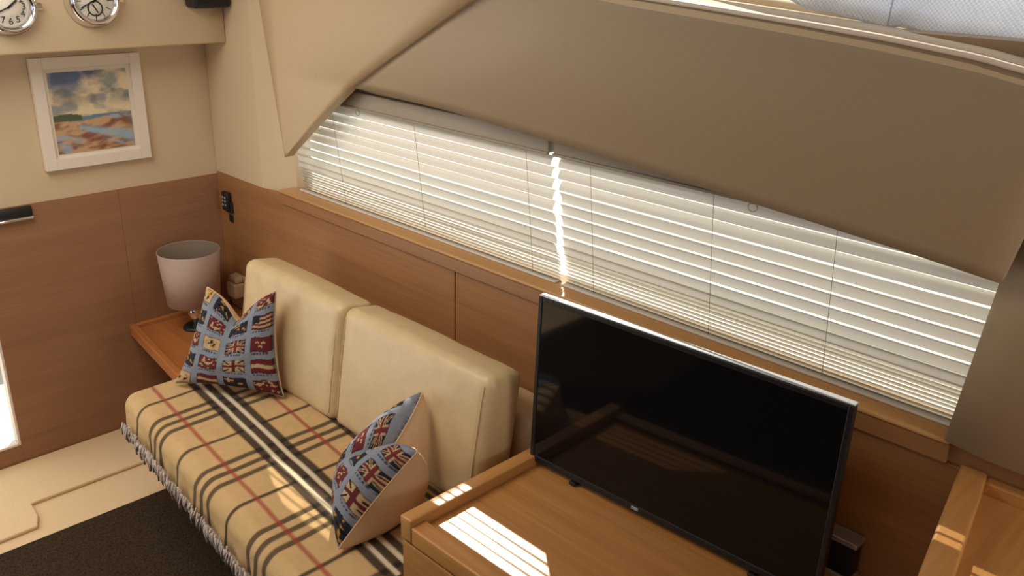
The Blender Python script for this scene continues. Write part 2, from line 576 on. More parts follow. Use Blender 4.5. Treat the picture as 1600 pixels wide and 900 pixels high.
# ledge above the overhead panel and the bright edge strip along it
led = []
for p in resample(top, 30):
    led.append([p + np.array((0, 0, 0.004)), p + np.array((-0.03, 0.14, 0.001)), p + np.array((-0.08, 0.30, -0.004))])
trim2 = structure(shell('trim_2', led, (0, 0.002, -0.02), 'cream'))
tube('edge_strip', [tuple(p + np.array((0, -0.004, 0.004))) for p in resample(top, 40)], 0.0045, 'white_paint', trim2)
fb = [[p + np.array((-0.08, 0.31, -0.06)), p + np.array((-0.08, 0.31, 0.004)), p + np.array((-0.08, 0.325, 0.012))] for p in resample(top + [(3.4, -0.18, 1.47)], 40)]
shell('frame_bar', fb, (0, 0.03, 0), 'cream', trim2)

# glass of the side window, outer frame, deck outside
w1 = structure(bpy.data.objects.new('window_1', None)); COL.objects.link(w1)
mesh('pane', [(0.45, 0.105, 0.90), (2.75, 0.105, 0.90), (2.75, 0.075, 1.45), (0.45, 0.075, 1.45), (0.45, 0.111, 0.90), (2.75, 0.111, 0.90), (2.75, 0.081, 1.45), (0.45, 0.081, 1.45)],
     [(0, 1, 2, 3), (4, 7, 6, 5), (0, 4, 5, 1), (3, 2, 6, 7), (0, 3, 7, 4), (1, 5, 6, 2)], 'glass', w1)
w2 = structure(bpy.data.objects.new('window_2', None)); COL.objects.link(w2)
box('pane', (1.5, 0.30, 1.56), (3.4, 0.306, 2.05), 'glass', w2)
structure(box('side_deck', (-1.5, 0.15, 0.68), (5.5, 2.2, 0.72), 'gelcoat'))

# saloon side behind the camera (seen in reflections and lit by its windows)
wo = structure(bpy.data.objects.new('wall_opposite', None)); COL.objects.link(wo)
box('wood_panel', (0, -3.3, 0.0), (5.0, -3.25, 1.05), 'dark_veneer', wo)
box('cream_lining', (0, -3.3, 1.85), (5.0, -3.25, 2.05), 'cream', wo)
box('wood_panel', (4.95, -3.3, 0.0), (5.0, 0.1, 1.15), 'wood_wall_y', wo)
box('cream_lining', (4.95, -3.3, 1.15), (5.0, -1.9, 2.05), 'cream', wo)

# ------------------------------------------------------------------ carpet runner and rug
cm = prism('carpet_runner', [(0.004, -0.30), (0.004, -1.6), (0.42, -1.6), (0.415, -0.905), (0.36, -0.885), (0.277, -0.878), (0.278, -0.30)], 0.0, 0.012, 'carpet', None, 0.004, 2)
tag(cm, 'beige carpet runner with a notched edge along the wooden bulkhead', 'carpet')
rugo = prism('floor_rug', [(0.468, -3.2), (4.8, -3.2), (4.8, -0.62), (2.6, -0.58), (1.79, -0.58), (1.78, -0.46), (0.6, -0.41), (0.49, -0.42)], 0.0, 0.014, 'rug', None, 0.004, 2)
tag(rugo, 'dark brown rug on the floor in front of the sofa', 'rug')

# ------------------------------------------------------------------ aft bulkhead things: picture, clocks, speaker, door latch
pz0, pz1, py0, py1 = 1.004, 1.358, -0.588, -0.244
pf = empty('framed_picture', (0.0, (py0 + py1) / 2, pz0), 'white framed seascape painting hung on the cream wall', 'picture')
fw = 0.035
box('frame_side', (0, py0, pz0), (0.022, py0 + fw, pz1), 'white_paint', pf, 0.0012)
box('frame_side', (0, py1 - fw, pz0), (0.022, py1, pz1), 'white_paint', pf, 0.0012)
box('frame_side', (0, py0 + fw, pz0), (0.022, py1 - fw, pz0 + fw), 'white_paint', pf, 0.0012)
box('frame_side', (0, py0 + fw, pz1 - fw), (0.022, py1 - fw, pz1), 'white_paint', pf, 0.0012)
box('mount', (0.0, py0 + fw, pz0 + fw), (0.010, py1 - fw, pz1 - fw), 'mat_board', pf)
nu, nv = 90, 90
a0, a1, b0, b1 = py0 + 0.048, py1 - 0.048, pz0 + 0.048, pz1 - 0.048
U, V = np.meshgrid(np.linspace(0, 1, nu), np.linspace(0, 1, nv), indexing='ij')
pts = np.stack([np.full_like(U, 0.0125), a0 + U * (a1 - a0), b0 + V * (b1 - b0)], -1)
cv = shell('canvas', pts, (-0.004, 0, 0), 'attr_paint', pf, False)
c8 = lambda r, g, b: np.array(srgb(r, g, b)[:3])
def mixc(a, b, t): return a * (1 - t[..., None]) + b * t[..., None]
sm = lambda x, a, b: np.clip((x - a) / (b - a), 0, 1)
cl = fbm(U * 4 + 0.4, V * 6, 3)
C_ = mixc(np.broadcast_to(c8(226, 206, 168), U.shape + (3,)), c8(150, 152, 146), sm(fbm(U * 5, V * 9 + 2, 9), 0.40, 0.66))
blue = sm(V, 0.70, 0.88) * sm(0.62 - U + (cl - 0.5) * 0.6, 0.0, 0.16) * sm(U + cl * .25, 0.0, 0.18)
C_ = mixc(C_, c8(70, 96, 140), np.clip(blue, 0, 1) * 0.95)
C_ = mixc(C_, c8(92, 96, 96), np.clip(sm(cl, 0.52, 0.62) * sm(V, 0.52, 0.66), 0, 1) * 0.5)
hor = 0.44 + 0.02 * U
sea = (V < hor).astype(float)
C_ = mixc(C_, c8(104, 132, 152), sea)
beach = fbm(U * 3 + V * 9, V * 14 - U * 5, 17)
tanb = mixc(np.broadcast_to(c8(196, 158, 116), U.shape + (3,)), c8(134, 86, 62), sm(beach, 0.42, 0.66))
tanb = mixc(tanb, c8(150, 172, 186), sm(fbm(U * 3 - V * 6 + 7, V * 12 + U * 4, 31), 0.56, 0.68) * 0.8)
shore = ((V < hor - 0.035 - 0.02 * np.sin(U * 5)) * sm(1.05 - U - (V - 0.1) * 0.2, -0.2, 0.1)).astype(float)
C_ = mixc(C_, tanb, np.clip(shore, 0, 1))
river = np.exp(-((V - (0.40 - 0.28 * U)) / (0.02 + 0.05 * U)) ** 2) * (U > 0.3)
C_ = mixc(C_, c8(150, 178, 190), np.clip(river, 0, 1) * 0.85)
head = ((V > hor - 0.045) & (V < hor + 0.04 * np.sqrt(np.clip(1 - ((U - 0.13) / 0.22) ** 2, 0, 1)) * 1.1)) & (U < 0.35)
C_ = mixc(C_, c8(84, 92, 66), head.astype(float))
set_col(cv, C_.reshape(-1, 3))

def clock(cyy, cz, label, dial_kind, group):
    e = empty('bulkhead_clock', (0.16, cyy, cz - 0.078), label, 'clock', group)
    o = (0.16, cyy, cz)
    lathe('chrome_case', [(0.0, 0.0), (0.080, 0.0), (0.081, 0.008), (0.074, 0.018), (0.072, 0.034), (0.064, 0.040), (0.056, 0.035), (0.053, 0.022)], o, (1, 0, 0), 'chrome', e, 48)
    lathe('dial', [(0.0, 0.0225), (0.0595, 0.0225), (0.0595, 0.018), (0, 0.018)], o, (1, 0, 0), 'dial', e, 40)
    for k in range(12):
        t = 2 * math.pi * k / 12
        mt = Matrix.Translation((0.16 + 0.0228, cyy, cz)) @ Matrix.Rotation(-t, 4, 'X')
        if dial_kind == 'roman' :
            cu = bpy.data.curves.new('numeral', 'FONT')
            cu.body = str(12 if k == 0 else k)
            cu.size = 0.026
            cu.align_x = 'CENTER'; cu.align_y = 'CENTER'
            cu.extrude = 0.0003
            to = bpy.data.objects.new('numeral_curve', cu)
            me = bpy.data.meshes.new_from_object(to)
            bpy.data.objects.remove(to)
            rot = Matrix(((0, 0, 1, 0), (1, 0, 0, 0), (0, 1, 0, 0), (0, 0, 0, 1)))
            # text up follows the room's up; placed round the dial
            me.transform(Matrix.Translation((0.16 + 0.0235, cyy + 0.040 * math.sin(t), cz + 0.040 * math.cos(t))) @ rot)
            me.transform(Matrix.Translation(-origin_of(e)))
            link('numeral', me, 'ink', e)
        else:
            box('tick_mark', (-0.0002, -0.0012, 0.038), (0.0008, 0.0012, 0.052), 'ink', e, mtx=mt)
    if dial_kind != 'roman':
        s = (0.16, cyy, cz - 0.022)
        lathe('sub_dial', [(0.019, 0.0228), (0.023, 0.0228), (0.023, 0.0242), (0.019, 0.0242)], s, (1, 0, 0), 'ink', e, 32, True)
        box('pointer', (-0.0002, -0.002, -0.014), (0.0009, 0.002, 0.014), 'ink', e, mtx=Matrix.Translation((0.184, cyy, cz - 0.022)) @ Matrix.Rotation(0.5, 4, 'X'))
    hh = ((0.9, 0.030, 0.0028), (-2.0, 0.044, 0.0018))
    for ang, ln, wd in hh:
        box('hand', (0, -wd, -0.006), (0.001, wd, ln), 'ink', e, mtx=Matrix.Translation((0.1855, cyy, cz)) @ Matrix.Rotation(-ang, 4, 'X'))
    # small hinge lug and latch of the ship's case
    box('case_latch', (0.164, cyy + 0.072, cz - 0.010), (0.180, cyy + 0.092, cz + 0.010), 'chrome', e, 0.004)
    return e
clock(-0.665, 1.522, 'chrome ship clock with numbered dial, nearest the left picture edge', 'roman', 'chrome instruments on the beam')
clock(-0.427, 1.534, 'chrome round barometer with sub dial, right of the numbered clock', 'gauge', 'chrome instruments on the beam')

sp = empty('speaker', (0.16, -0.065, 1.505), 'small dark box speaker on the cream beam near the corner', 'speaker')
box('case', (0.16, -0.135, 1.505), (0.225, -0.004, 1.60), 'dark_plastic', sp, 0.012, 3)
box('front_grille', (0.225, -0.122, 1.518), (0.229, -0.018, 1.588), 'bezel', sp, 0.001)
box('bracket', (0.158, -0.10, 1.53), (0.163, -0.04, 1.57), 'grey_plastic', sp)

lt = empty('door_latch', (0.0, -0.70, 0.865), 'chrome flush door latch at the top of the wooden bulkhead', 'latch')
box('latch_plate', (0.0, -0.78, 0.868), (0.012, -0.648, 0.902), 'dark_plastic', lt, 0.004, 3)
box('latch_lip', (0.0, -0.78, 0.858), (0.020, -0.648, 0.869), 'chrome', lt, 0.004, 3)

# remote in a holder and its little switch, on the window wall
rm = empty('wall_remote', (0.078, 0.0, 0.775), 'black remote control in a wall holder above the lamp', 'remote')
box('holder', (0.052, -0.010, 0.772), (0.104, 0.0, 0.815), 'dark_plastic', rm, 0.003)
box('handset', (0.057, -0.022, 0.780), (0.099, -0.004, 0.852), 'dark_plastic', rm, 0.005, 3)
for r_ in range(3):
    for c_ in range(2):
        box('button', (0.064 + c_ * 0.017, -0.024, 0.800 + r_ * 0.014), (0.074 + c_ * 0.017, -0.0215, 0.808 + r_ * 0.014), 'grey_plastic', rm, 0.001, 1)
swt = empty('toggle_switch', (0.085, 0.0, 0.735), 'tiny black switch just below the wall remote', 'switch')
box('switch_plate', (0.072, -0.005, 0.735), (0.098, 0.0, 0.763), 'dark_plastic', swt, 0.002)
box('rocker', (0.079, -0.010, 0.742), (0.091, -0.004, 0.757), 'bezel', swt, 0.002)

ps = empty('wall_socket', (0.10, 0.0, 0.46), 'beige plug adapter in the wall socket behind the lamp', 'socket')
box('socket_plate', (0.075, -0.008, 0.455), (0.165, 0.0, 0.535), 'socket', ps, 0.003)
box('plug', (0.085, -0.050, 0.455), (0.150, -0.006, 0.512), 'socket', ps, 0.008, 3)
box('plug_top', (0.090, -0.042, 0.512), (0.146, -0.008, 0.540), 'socket', ps, 0.010, 3)

# ------------------------------------------------------------------ side table and lamp
TZ = 0.40
tb = empty('side_table', (0.27, -0.2, 0.0), 'low cherry wood corner table under the lamp', 'table')
prism('table_top', [(0.004, -0.392), (0.515, -0.448), (0.515, -0.006), (0.004, -0.006)], TZ - 0.03, TZ - 0.008, 'wood_table', tb, 0.003)
prism('edge_rail', [(0.004, -0.396), (0.515, -0.452), (0.515, -0.428), (0.004, -0.372)], TZ - 0.034, TZ + 0.008, 'wood_table', tb, 0.004, 3)
box('edge_rail', (0.003, -0.372, TZ - 0.03), (0.022, -0.006, TZ + 0.008), 'wood_table', tb, 0.004, 3)
box('back_panel', (0.006, -0.02, 0.004), (0.515, -0.006, TZ - 0.03), 'wood_wall', tb)
box('side_panel', (0.49, -0.43, 0.004), (0.515, -0.02, TZ - 0.034), 'wood_wall_y', tb)
box('shelf', (0.006, -0.36, 0.10), (0.49, -0.02, 0.12), 'wood_wall', tb)

LX, LY = 0.15, -0.21
lp = empty('table_lamp', (LX, LY, TZ - 0.008), 'small table lamp with taupe drum shade and chrome stem', 'lamp')
def ring_prof(r0, z0, r1, z1, t): return [(r0, z0), (r1, z1), (r1 - t, z1), (r0 - t, z0)]
zb = TZ - 0.008
lathe('shade', ring_prof(0.091, 0.100, 0.107, 0.298, 0.0015), (LX, LY, zb), (0, 0, 1), 'shade', lp, 56, True)
lathe('shade_lining', ring_prof(0.0888, 0.101, 0.1048, 0.297, 0.0008), (LX, LY, zb), (0, 0, 1), 'shade_in', lp, 56, True)
lathe('base', [(0, 0), (0.048, 0), (0.048, 0.006), (0.040, 0.012), (0.012, 0.018), (0.0, 0.018)], (LX, LY, zb), (0, 0, 1), 'dark_plastic', lp, 36)
lathe('stem', [(0.010, 0.015), (0.014, 0.03), (0.026, 0.055), (0.022, 0.075), (0.010, 0.095), (0.008, 0.14), (0.015, 0.145), (0.015, 0.18), (0, 0.18)], (LX, LY, zb), (0, 0, 1), 'chrome', lp, 28)
lathe('bulb', [(0, 0.18), (0.012, 0.182), (0.014, 0.195), (0.022, 0.225), (0.02, 0.245), (0.0, 0.255)], (LX, LY, zb), (0, 0, 1), 'white_paint', lp, 24)
for k in range(3):
    t = 2 * math.pi * k / 3 + 0.4
    tube('shade_spoke', [(LX + 0.014 * math.cos(t), LY + 0.014 * math.sin(t), zb + 0.16), (LX + 0.0935 * math.cos(t), LY + 0.0935 * math.sin(t), zb + 0.16)], 0.0015, 'chrome', lp, 6)

# ------------------------------------------------------------------ sofa
yf = lambda x: -0.672 - 0.09 * (x - 0.6)
so = empty('sofa', (1.17, -0.4, 0.0), 'tan leather two seat sofa along the wooden window wall', 'sofa')
prism('base', [(0.62, -0.40), (1.78, -0.45), (1.78, -0.03), (0.62, -0.03)], 0.015, 0.30, 'wood_wall', so, 0.006, 2)
prism('seat_frame', [(0.585, yf(0.585) + 0.022), (1.784, yf(1.784) + 0.022), (1.784, -0.05), (0.585, -0.05)], 0.298, 0.328, 'leather', so, 0.008, 2)
prism('seat_cushion', [(0.572, yf(0.572) + 0.012), (1.786, yf(1.786) + 0.012), (1.786, -0.10), (0.572, -0.10)], 0.325, 0.444, 'leather', so, 0.045, 6)
def backrest(x0, x1, seed):
    lean = math.radians(-9)
    h = 0.345
    cx, hx = (x0 + x1) / 2, (x1 - x0) / 2
    m = Matrix.Rotation(lean, 4, 'X')
    o = rounded('backrest', (cx, -0.215, 0.445 + h / 2 - 0.005), (hx, 0.058, h / 2), 0.026, 'leather', so, m, 26, (0.004, 0.016, 0.006), 0.0065, seed)
    # stitched seams at the cushion ends
    for s in (-1, 1):
        pts = []
        for k in range(15):
            z = -h / 2 * 0.86 + h * 0.86 * k / 14
            ey = 0.016 * (1 - ((hx - 0.018) / hx) ** 2) ** 0.6 * (1 - (2 * z / h) ** 2) ** 0.6
            pts.append(Matrix.Translation((cx, -0.215, 0.445 + h / 2 - 0.005)) @ m @ Vector((s * (hx - 0.018), -0.0575 - ey, z)))
        tube('seam', pts, 0.0015, 'leather', o, 6)
    return o
backrest(0.625, 1.150, 5)
backrest(1.154, 1.735, 8)
rounded('back_bolster', (1.19, -0.075, 0.52), (0.59, 0.062, 0.135), 0.03, 'leather', so, None, 10, (0, 0.004, 0.004))

# plaid blanket over the seat
NX, NT = 330, 170
rad = 0.045
x_edge, y_back = 0.572, -0.165
sx = np.linspace(-0.105, 1.788 - x_edge - rad, NX)      # arc length from the end of the flat at the left
Lf = 0.0
def wrap(s):
    """s >= 0 flat; s < 0 over the rounded edge and down. returns outward, drop"""
    o_ = np.where(s >= 0, -s, 0.0)
    ang = np.clip(-s / rad, 0, math.pi / 2)
    out = np.where(s >= 0, -s, rad * np.sin(ang))
    drop = np.where(s >= 0, 0.0, rad * (1 - np.cos(ang)) + np.clip(-s - rad * math.pi / 2, 0, None))
    return out, drop
st = np.linspace(-0.125, 0.50, NT)
SXg, STg = np.meshgrid(sx, st, indexing='ij')
ox, dx = wrap(SXg)
oy, dy = wrap(STg)
Xg = x_edge + rad - ox
yfront = yf(Xg) + 0.012
Yg = yfront + rad - oy
Yg = np.minimum(Yg, y_back)
drop = np.maximum(dx, dy) + 0.25 * np.minimum(dx, dy)
wr = (fbm(Xg * 9, Yg * 9, 40, 3) - 0.5) * 0.007
Zg = 0.450 - drop + wr * (drop < 0.02) + 0.002
# gentle rounding of the draped corner and a wavy hem
cr = np.clip(np.minimum(dx, dy) / 0.06, 0, 1)
Xg = Xg + cr * 0.022
Yg = Yg + cr * 0.022
hang = np.clip((dy - rad) / 0.05, 0, 1)
Yg = Yg - hang * (0.004 + 0.004 * np.sin(Xg * 55 + 2 * np.sin(Xg * 13)))
hangx = np.clip((dx - rad) / 0.05, 0, 1)
Xg = Xg - hangx * (0.003 + 0.003 * np.sin(Yg * 60))
bl = empty('plaid_blanket', (1.17, -0.45, 0.445), 'tan plaid blanket with black, white and red stripes over the sofa seat', 'blanket')
cloth = shell('blanket_cloth', np.stack([Xg, Yg, Zg], -1), (0, 0, -0.0025), 'attr_wool', bl)
D = STg + rad                                            # distance from the front edge
XX = x_edge + rad + SXg
C_ = np.broadcast_to(c8(194, 162, 116), XX.shape + (3,)).copy()
C_ = C_ * (0.93 + 0.14 * fbm(XX * 60, D * 60, 50, 3))[..., None]
def band(v, c, w, soft=0.0035): return np.clip((w / 2 + soft - np.abs(v - c)) / soft, 0, 1)
dk = c8(42, 36, 34)
for xc in (0.711, 1.022, 1.335, 1.65):
    C_ = mixc(C_, dk, band(XX, xc, 0.009) * 0.88)
for xc in (0.855, 1.183, 1.496, 1.80):
    for k in (-1, 0, 1):
        C_ = mixc(C_, dk, band(XX, xc + k * 0.041, 0.015) * 0.82)
for d_ in (0.085, 0.345):
    C_ = mixc(C_, c8(150, 62, 52), band(D, d_, 0.008) * 0.75)
for k in (-1, 1):
    C_ = mixc(C_, c8(214, 200, 174), band(D, 0.222 + k * 0.0175, 0.013) * 0.92)
for k in (-1, 0, 1):
    C_ = mixc(C_, dk, band(D, 0.222 + k * 0.035, 0.019) * 0.9)
for k in (-1, 0, 1):
    C_ = mixc(C_, dk, band(D, 0.445 + k * 0.024, 0.012) * 0.86)
set_col(cloth, C_.reshape(-1, 3))
# twisted fringe along the hem
bm = bmesh.new()
xh = x_edge + 0.055
while xh < 1.78:
    yy = yf(xh) - random.uniform(0.001, 0.010)
    z0 = 0.372 + random.uniform(0.0, 0.012)
    ln = random.uniform(0.022, 0.048)
    bx_ = random.uniform(-0.012, 0.012)
    b2 = bm_tube([(xh, yy, z0), (xh + bx_ * 0.4, yy - 0.004, z0 - ln * 0.5), (xh + bx_, yy - 0.002, z0 - ln)], random.uniform(0.0018, 0.0030), 5)
    tmp = bpy.data.meshes.new('t'); b2.to_mesh(tmp); b2.free(); bm.from_mesh(tmp); bpy.data.meshes.remove(tmp)
    xh += random.uniform(0.0042, 0.0062)
fr = bm_obj('fringe', bm, 'fringe', bl, True)
fr['kind'] = 'stuff'

# ------------------------------------------------------------------ flag print pillows
RED, NAVY, CREAMC, BG, DARK, GOLD = c8(100, 40, 44), c8(38, 40, 52), c8(182, 158, 120), c8(130, 136, 148), c8(34, 32, 36), c8(176, 128, 62)
def flag_print(U, V, layout, cols, rows, seed, off=0.30):
    C_ = np.broadcast_to(BG, U.shape + (3,)).copy()
    C_ = C_ * (0.9 + 0.2 * fbm(U * 50, V * 50, seed, 2))[..., None]
    u, v = U * cols + off, V * rows + 0.12
    ci, ri = np.floor(u).astype(int), np.floor(v).astype(int)
    fu, fv = u - ci, v - ri
    # flag rectangle with a waving edge
    wob = 0.03 * np.sin(fu * 9 + ci * 2.1 + ri)
    a, b = (fu - 0.11) / 0.78, (fv + wob - 0.21) / 0.66
    inside = (a > 0) & (a < 1) & (b > 0) & (b < 1)
    border = inside & ((a < 0.05) | (a > 0.95) | (b < 0.07) | (b > 0.93))
    dash_lines = (np.abs(fv - 0.13) < 0.035) & (fu > 0.15) & (fu < 0.8) & (np.sin(fu * 55 + ri * 3) > -0.55)  # printed dark dashes below each flag
    C_[dash_lines] = DARK * 0.8 + BG * 0.2
    for r in range(int(rows) + 2):
        for c in range(int(cols) + 2):
            k = layout[r % len(layout)][c % len(layout[0])]
            m = inside & (ci == c) & (ri == r)
            if not m.any(): continue
            A, B = a[m], b[m]
            x, y = A - 0.5, B - 0.5
            def setc(base): return np.broadcast_to(base, A.shape + (3,)).copy()
            if k == 'jack':
                q = setc(NAVY)
                dg = np.minimum(np.abs(x - y), np.abs(x + y))
                q[dg < 0.10] = CREAMC; q[dg < 0.045] = RED
                cr = np.minimum(np.abs(x), np.abs(y))
                q[cr < 0.13] = CREAMC; q[cr < 0.075] = RED * 1.25
            elif k == 'cross':
                q = setc(CREAMC)
                q[np.minimum(np.abs(x), np.abs(y)) < 0.09] = RED
                w = (np.abs(np.abs(x) - np.abs(y)) < 0.06) & (np.abs(x) > 0.2)
                q[w] = DARK
            elif k == 'canton':
                q = setc(NAVY)
                cn = (A < 0.45) & (B > 0.5)
                q[cn] = RED
                q[cn & ((np.abs(A - 0.22) < 0.05) | (np.abs(B - 0.75) < 0.05))] = CREAMC
                q[(x - 0.22) ** 2 + (y + 0.05) ** 2 < 0.014] = GOLD
            elif k == 'stripe':
                q = setc(CREAMC)
                q[np.sin(B * 22) > 0] = RED
                q[(A < 0.42) & (B > 0.46)] = NAVY
            elif k == 'rstripe':
                q = setc(RED)
                q[np.abs(y + 0.12 * x) < 0.13] = CREAMC
            elif k == 'vstripe':
                q = setc(RED)
                q[np.abs(x) < 0.17] = CREAMC
            elif k == 'lion':
                q = setc(CREAMC)
                bl_ = fbm(A * 6 + c, B * 6 + r, seed + 5, 2)
                q[(bl_ > 0.5) & (x * x + y * y < 0.12)] = GOLD
                q[(bl_ > 0.62) & (x * x + y * y < 0.1)] = DARK
            elif k == 'crest':
                q = setc(RED)
                for px_, py_ in ((-0.14, 0.12), (0.14, 0.12), (0, -0.14)):
                    q[((x - px_) / 1.0) ** 2 + (y - py_) ** 2 < 0.010] = CREAMC
                    q[(x - px_) ** 2 + (y - py_ + 0.06) ** 2 < 0.003] = RED
            elif k == 'navy':
                q = setc(NAVY)
                q[(np.abs(y) < 0.06) & (np.abs(x) < 0.3)] = DARK * 0.5
                q[fbm(A * 8, B * 8, seed + 9, 2) > 0.68] = GOLD
            else:
                q = setc(RED)
                q[fbm(A * 7 + c, B * 7 + r, seed + 2, 2) > 0.66] = CREAMC
            C_[m] = q
    C_[border] = C_[border] * 0.35 + DARK * 0.65
    return C_

def pillow(name, label, bl_, br_, tr_, tl_, thick, notch, layout, seed, base, cols=4, rows=5, fold=0.0, asym=0.0, backfat=0.9):
    e = empty(name, base, label, 'pillow', 'flag print pillows on the sofa')
    n = 150
    U, V = np.meshgrid(np.linspace(0, 1, n), np.linspace(0, 1, n), indexing='ij')
    P = [np.array(q, float) for q in (bl_, br_, tr_, tl_)]
    nrm = np.cross(P[1] - P[0], P[3] - P[0]); nrm /= np.linalg.norm(nrm)
    a, b = 2 * U - 1, 2 * V - 1
    # pinched sides leave pointed corners
    pin = 0.055
    Us = 0.5 + (U - 0.5) * (1 - pin * 2 * (1 - b * b) * np.abs(a))
    Vs = 0.5 + (V - 0.5) * (1 - pin * 2 * (1 - a * a) * np.abs(b))
    def bil(u, v): return ((1 - u) * (1 - v))[..., None] * P[0] + (u * (1 - v))[..., None] * P[1] + (u * v)[..., None] * P[2] + ((1 - u) * v)[..., None] * P[3]
    g = np.exp(-np.abs((U - 0.5 - asym) / 0.20) ** 1.35)
    Vn = Vs - notch * g * np.clip(V, 0, 1) ** 2.2
    base_p = bil(Us, Vn)
    bul = thick * (np.clip((1 - a ** 2) * (1 - b ** 2), 0, 1)) ** 0.42
    crease = 1 - 0.55 * g * np.clip((V - 0.35) / 0.65, 0, 1)
    front = base_p + nrm * (bul * crease)[..., None]
    back = base_p - nrm * (bul * backfat)[..., None]
    if fold:
        f = fold * np.clip((V - 0.55) / 0.45, 0, 1)[..., None] * (np.abs(a) ** 1.2)[..., None]
        front = front + nrm * f; back = back + nrm * f
    wrk = ((fbm(U * 7, V * 7, seed + 60, 3) - 0.5) * 0.008 * (1 - a ** 4) * (1 - b ** 4))[..., None]
    front = front + nrm * wrk
    zmin = 0.456
    for q in (front, back):
        q[..., 2] = np.maximum(q[..., 2], zmin)
    fo = mesh('front_cover', front.reshape(-1, 3), grid_faces(n, n), 'attr_cloth', e, True)
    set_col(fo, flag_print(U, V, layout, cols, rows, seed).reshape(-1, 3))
    s = slice(None, None, 3)
    bk = back[::3, ::3] if (n - 1) % 3 == 0 else back[::1, ::1]
    m_ = bk.shape[0]
    mesh('back_cover', bk.reshape(-1, 3), grid_faces(m_, m_, 0, True), 'beige_cloth', e, True)
    rim = [base_p[i, 0] for i in range(0, n, 4)] + [base_p[-1, j] for j in range(0, n, 4)] + [base_p[i, -1] for i in range(n - 1, -1, -4)] + [base_p[0, j] for j in range(n - 1, -1, -4)]
    if fold:
        def fx(i, j):
            f = fold * max(0, (j / (n - 1) - 0.55) / 0.45) * abs(2 * i / (n - 1) - 1) ** 1.2
            p = base_p[i, j] + nrm * f
            p[2] = max(p[2], zmin)
            return p
        rim = [fx(i, 0) for i in range(0, n, 4)] + [fx(n - 1, j) for j in range(0, n, 4)] + [fx(i, n - 1) for i in range(n - 1, -1, -4)] + [fx(0, j) for j in range(n - 1, -1, -4)]
    tube('piping', [tuple(p) for p in rim], 0.0022, 'beige_cloth', e, 6)
    return e
lay1 = [['lion', 'rstripe', 'canton', 'red', 'navy'],
        ['navy', 'red', 'cross', 'rstripe', 'lion'],
        ['red', 'lion', 'jack', 'crest', 'navy'],
        ['navy', 'red', 'navy', 'stripe', 'red'],
        ['lion', 'navy', 'red', 'red', 'stripe'],
        ['red', 'red', 'vstripe', 'red', 'navy']]
pillow('flag_pillow', 'flag print pillow beside the lamp at the far end of the sofa',
       (0.650, -0.522, 0.462), (0.945, -0.328, 0.462), (0.905, -0.305, 0.782), (0.715, -0.418, 0.768),
       0.062, 0.26, lay1, 11, (0.80, -0.42, 0.456), 3.6, 4.6)
lay2 = [['canton', 'navy', 'red', 'navy', 'crest'],
        ['red', 'navy', 'red', 'cross', 'lion'],
        ['vstripe', 'crest', 'canton', 'jack', 'canton'],
        ['navy', 'jack', 'lion', 'jack', 'navy'],
        ['navy', 'crest', 'red', 'canton', 'jack']]
pillow('flag_pillow', 'flag print pillow leaning against the television cabinet',
       (1.43, -0.46, 0.465), (1.642, -0.615, 0.465), (1.712, -0.442, 0.675), (1.54, -0.285, 0.70),
       0.085, 0.40, lay2, 23, (1.6, -0.46, 0.456), 3.4, 4, backfat=1.5)

# ------------------------------------------------------------------ television cabinet
CZ = 0.585
cb = empty('tv_cabinet', (2.2, -0.28, 0.0), 'oak cabinet with raised rim carrying the television', 'cabinet')
cx0, cx1, cyf = 1.797, 3.05, -0.562
box('body', (cx0 + 0.004, cyf + 0.02, 0.01), (cx1, -0.006, CZ - 0.012), 'wood_cab', cb, 0.002)
box('top_panel', (cx0 + 0.03, cyf + 0.03, CZ - 0.012), (cx1, -0.006, CZ), 'wood_cab', cb)
box('rim_rail', (cx0, cyf, CZ - 0.03), (cx0 + 0.036, -0.006, CZ + 0.026), 'wood_cab_y', cb, 0.004, 3)
box('rim_rail', (cx0 + 0.036, cyf, CZ - 0.03), (cx1, cyf + 0.040, CZ + 0.012), 'wood_cab', cb, 0.004, 3)
box('drawer_front', (cx0 + 0.004, cyf + 0.002, 0.30), (cx0 + 0.62, cyf + 0.02, CZ - 0.036), 'wood_cab', cb, 0.002)
box('drawer_front', (cx0 + 0.624, cyf + 0.002, 0.30), (cx1, cyf + 0.02, CZ - 0.036), 'wood_cab', cb, 0.002)
box('door_front', (cx0 + 0.004, cyf + 0.002, 0.02), (cx0 + 0.62, cyf + 0.02, 0.296), 'wood_cab', cb, 0.002)
box('door_front', (cx0 + 0.624, cyf + 0.002, 0.02), (cx1, cyf + 0.02, 0.296), 'wood_cab', cb, 0.002)

# television
TX, TY, TYAW, TW, TH, LEAN = 1.8175, -0.195, 0.045, 0.705, 0.408, math.radians(1.5)
tv = empty('television', (TX + TW / 2, TY, CZ), 'black flat screen television standing on the oak cabinet', 'television')
TM = Matrix.Translation((TX, TY, CZ + 0.0135)) @ Matrix.Rotation(TYAW, 4, 'Z') @ Matrix.Rotation(-LEAN, 4, 'X')
bz = 0.011
box('rear_shell', (0.02, 0.016, 0.02), (TW - 0.02, 0.045, TH - 0.03), 'bezel', tv, 0.008, 3, TM)
box('bezel', (0, 0, 0), (bz, 0.016, TH), 'bezel', tv, 0.002, 2, TM)
box('bezel', (TW - bz, 0, 0), (TW, 0.016, TH), 'bezel', tv, 0.002, 2, TM)
box('bezel', (bz, 0, 0), (TW - bz, 0.016, 0.016), 'bezel', tv, 0.002, 2, TM)
box('bezel', (bz, 0, TH - bz), (TW - bz, 0.016, TH), 'bezel', tv, 0.002, 2, TM)
box('top_edge', (0.0, 0.001, TH), (TW, 0.018, TH + 0.003), 'bezel_top', tv, 0.001, 1, TM)
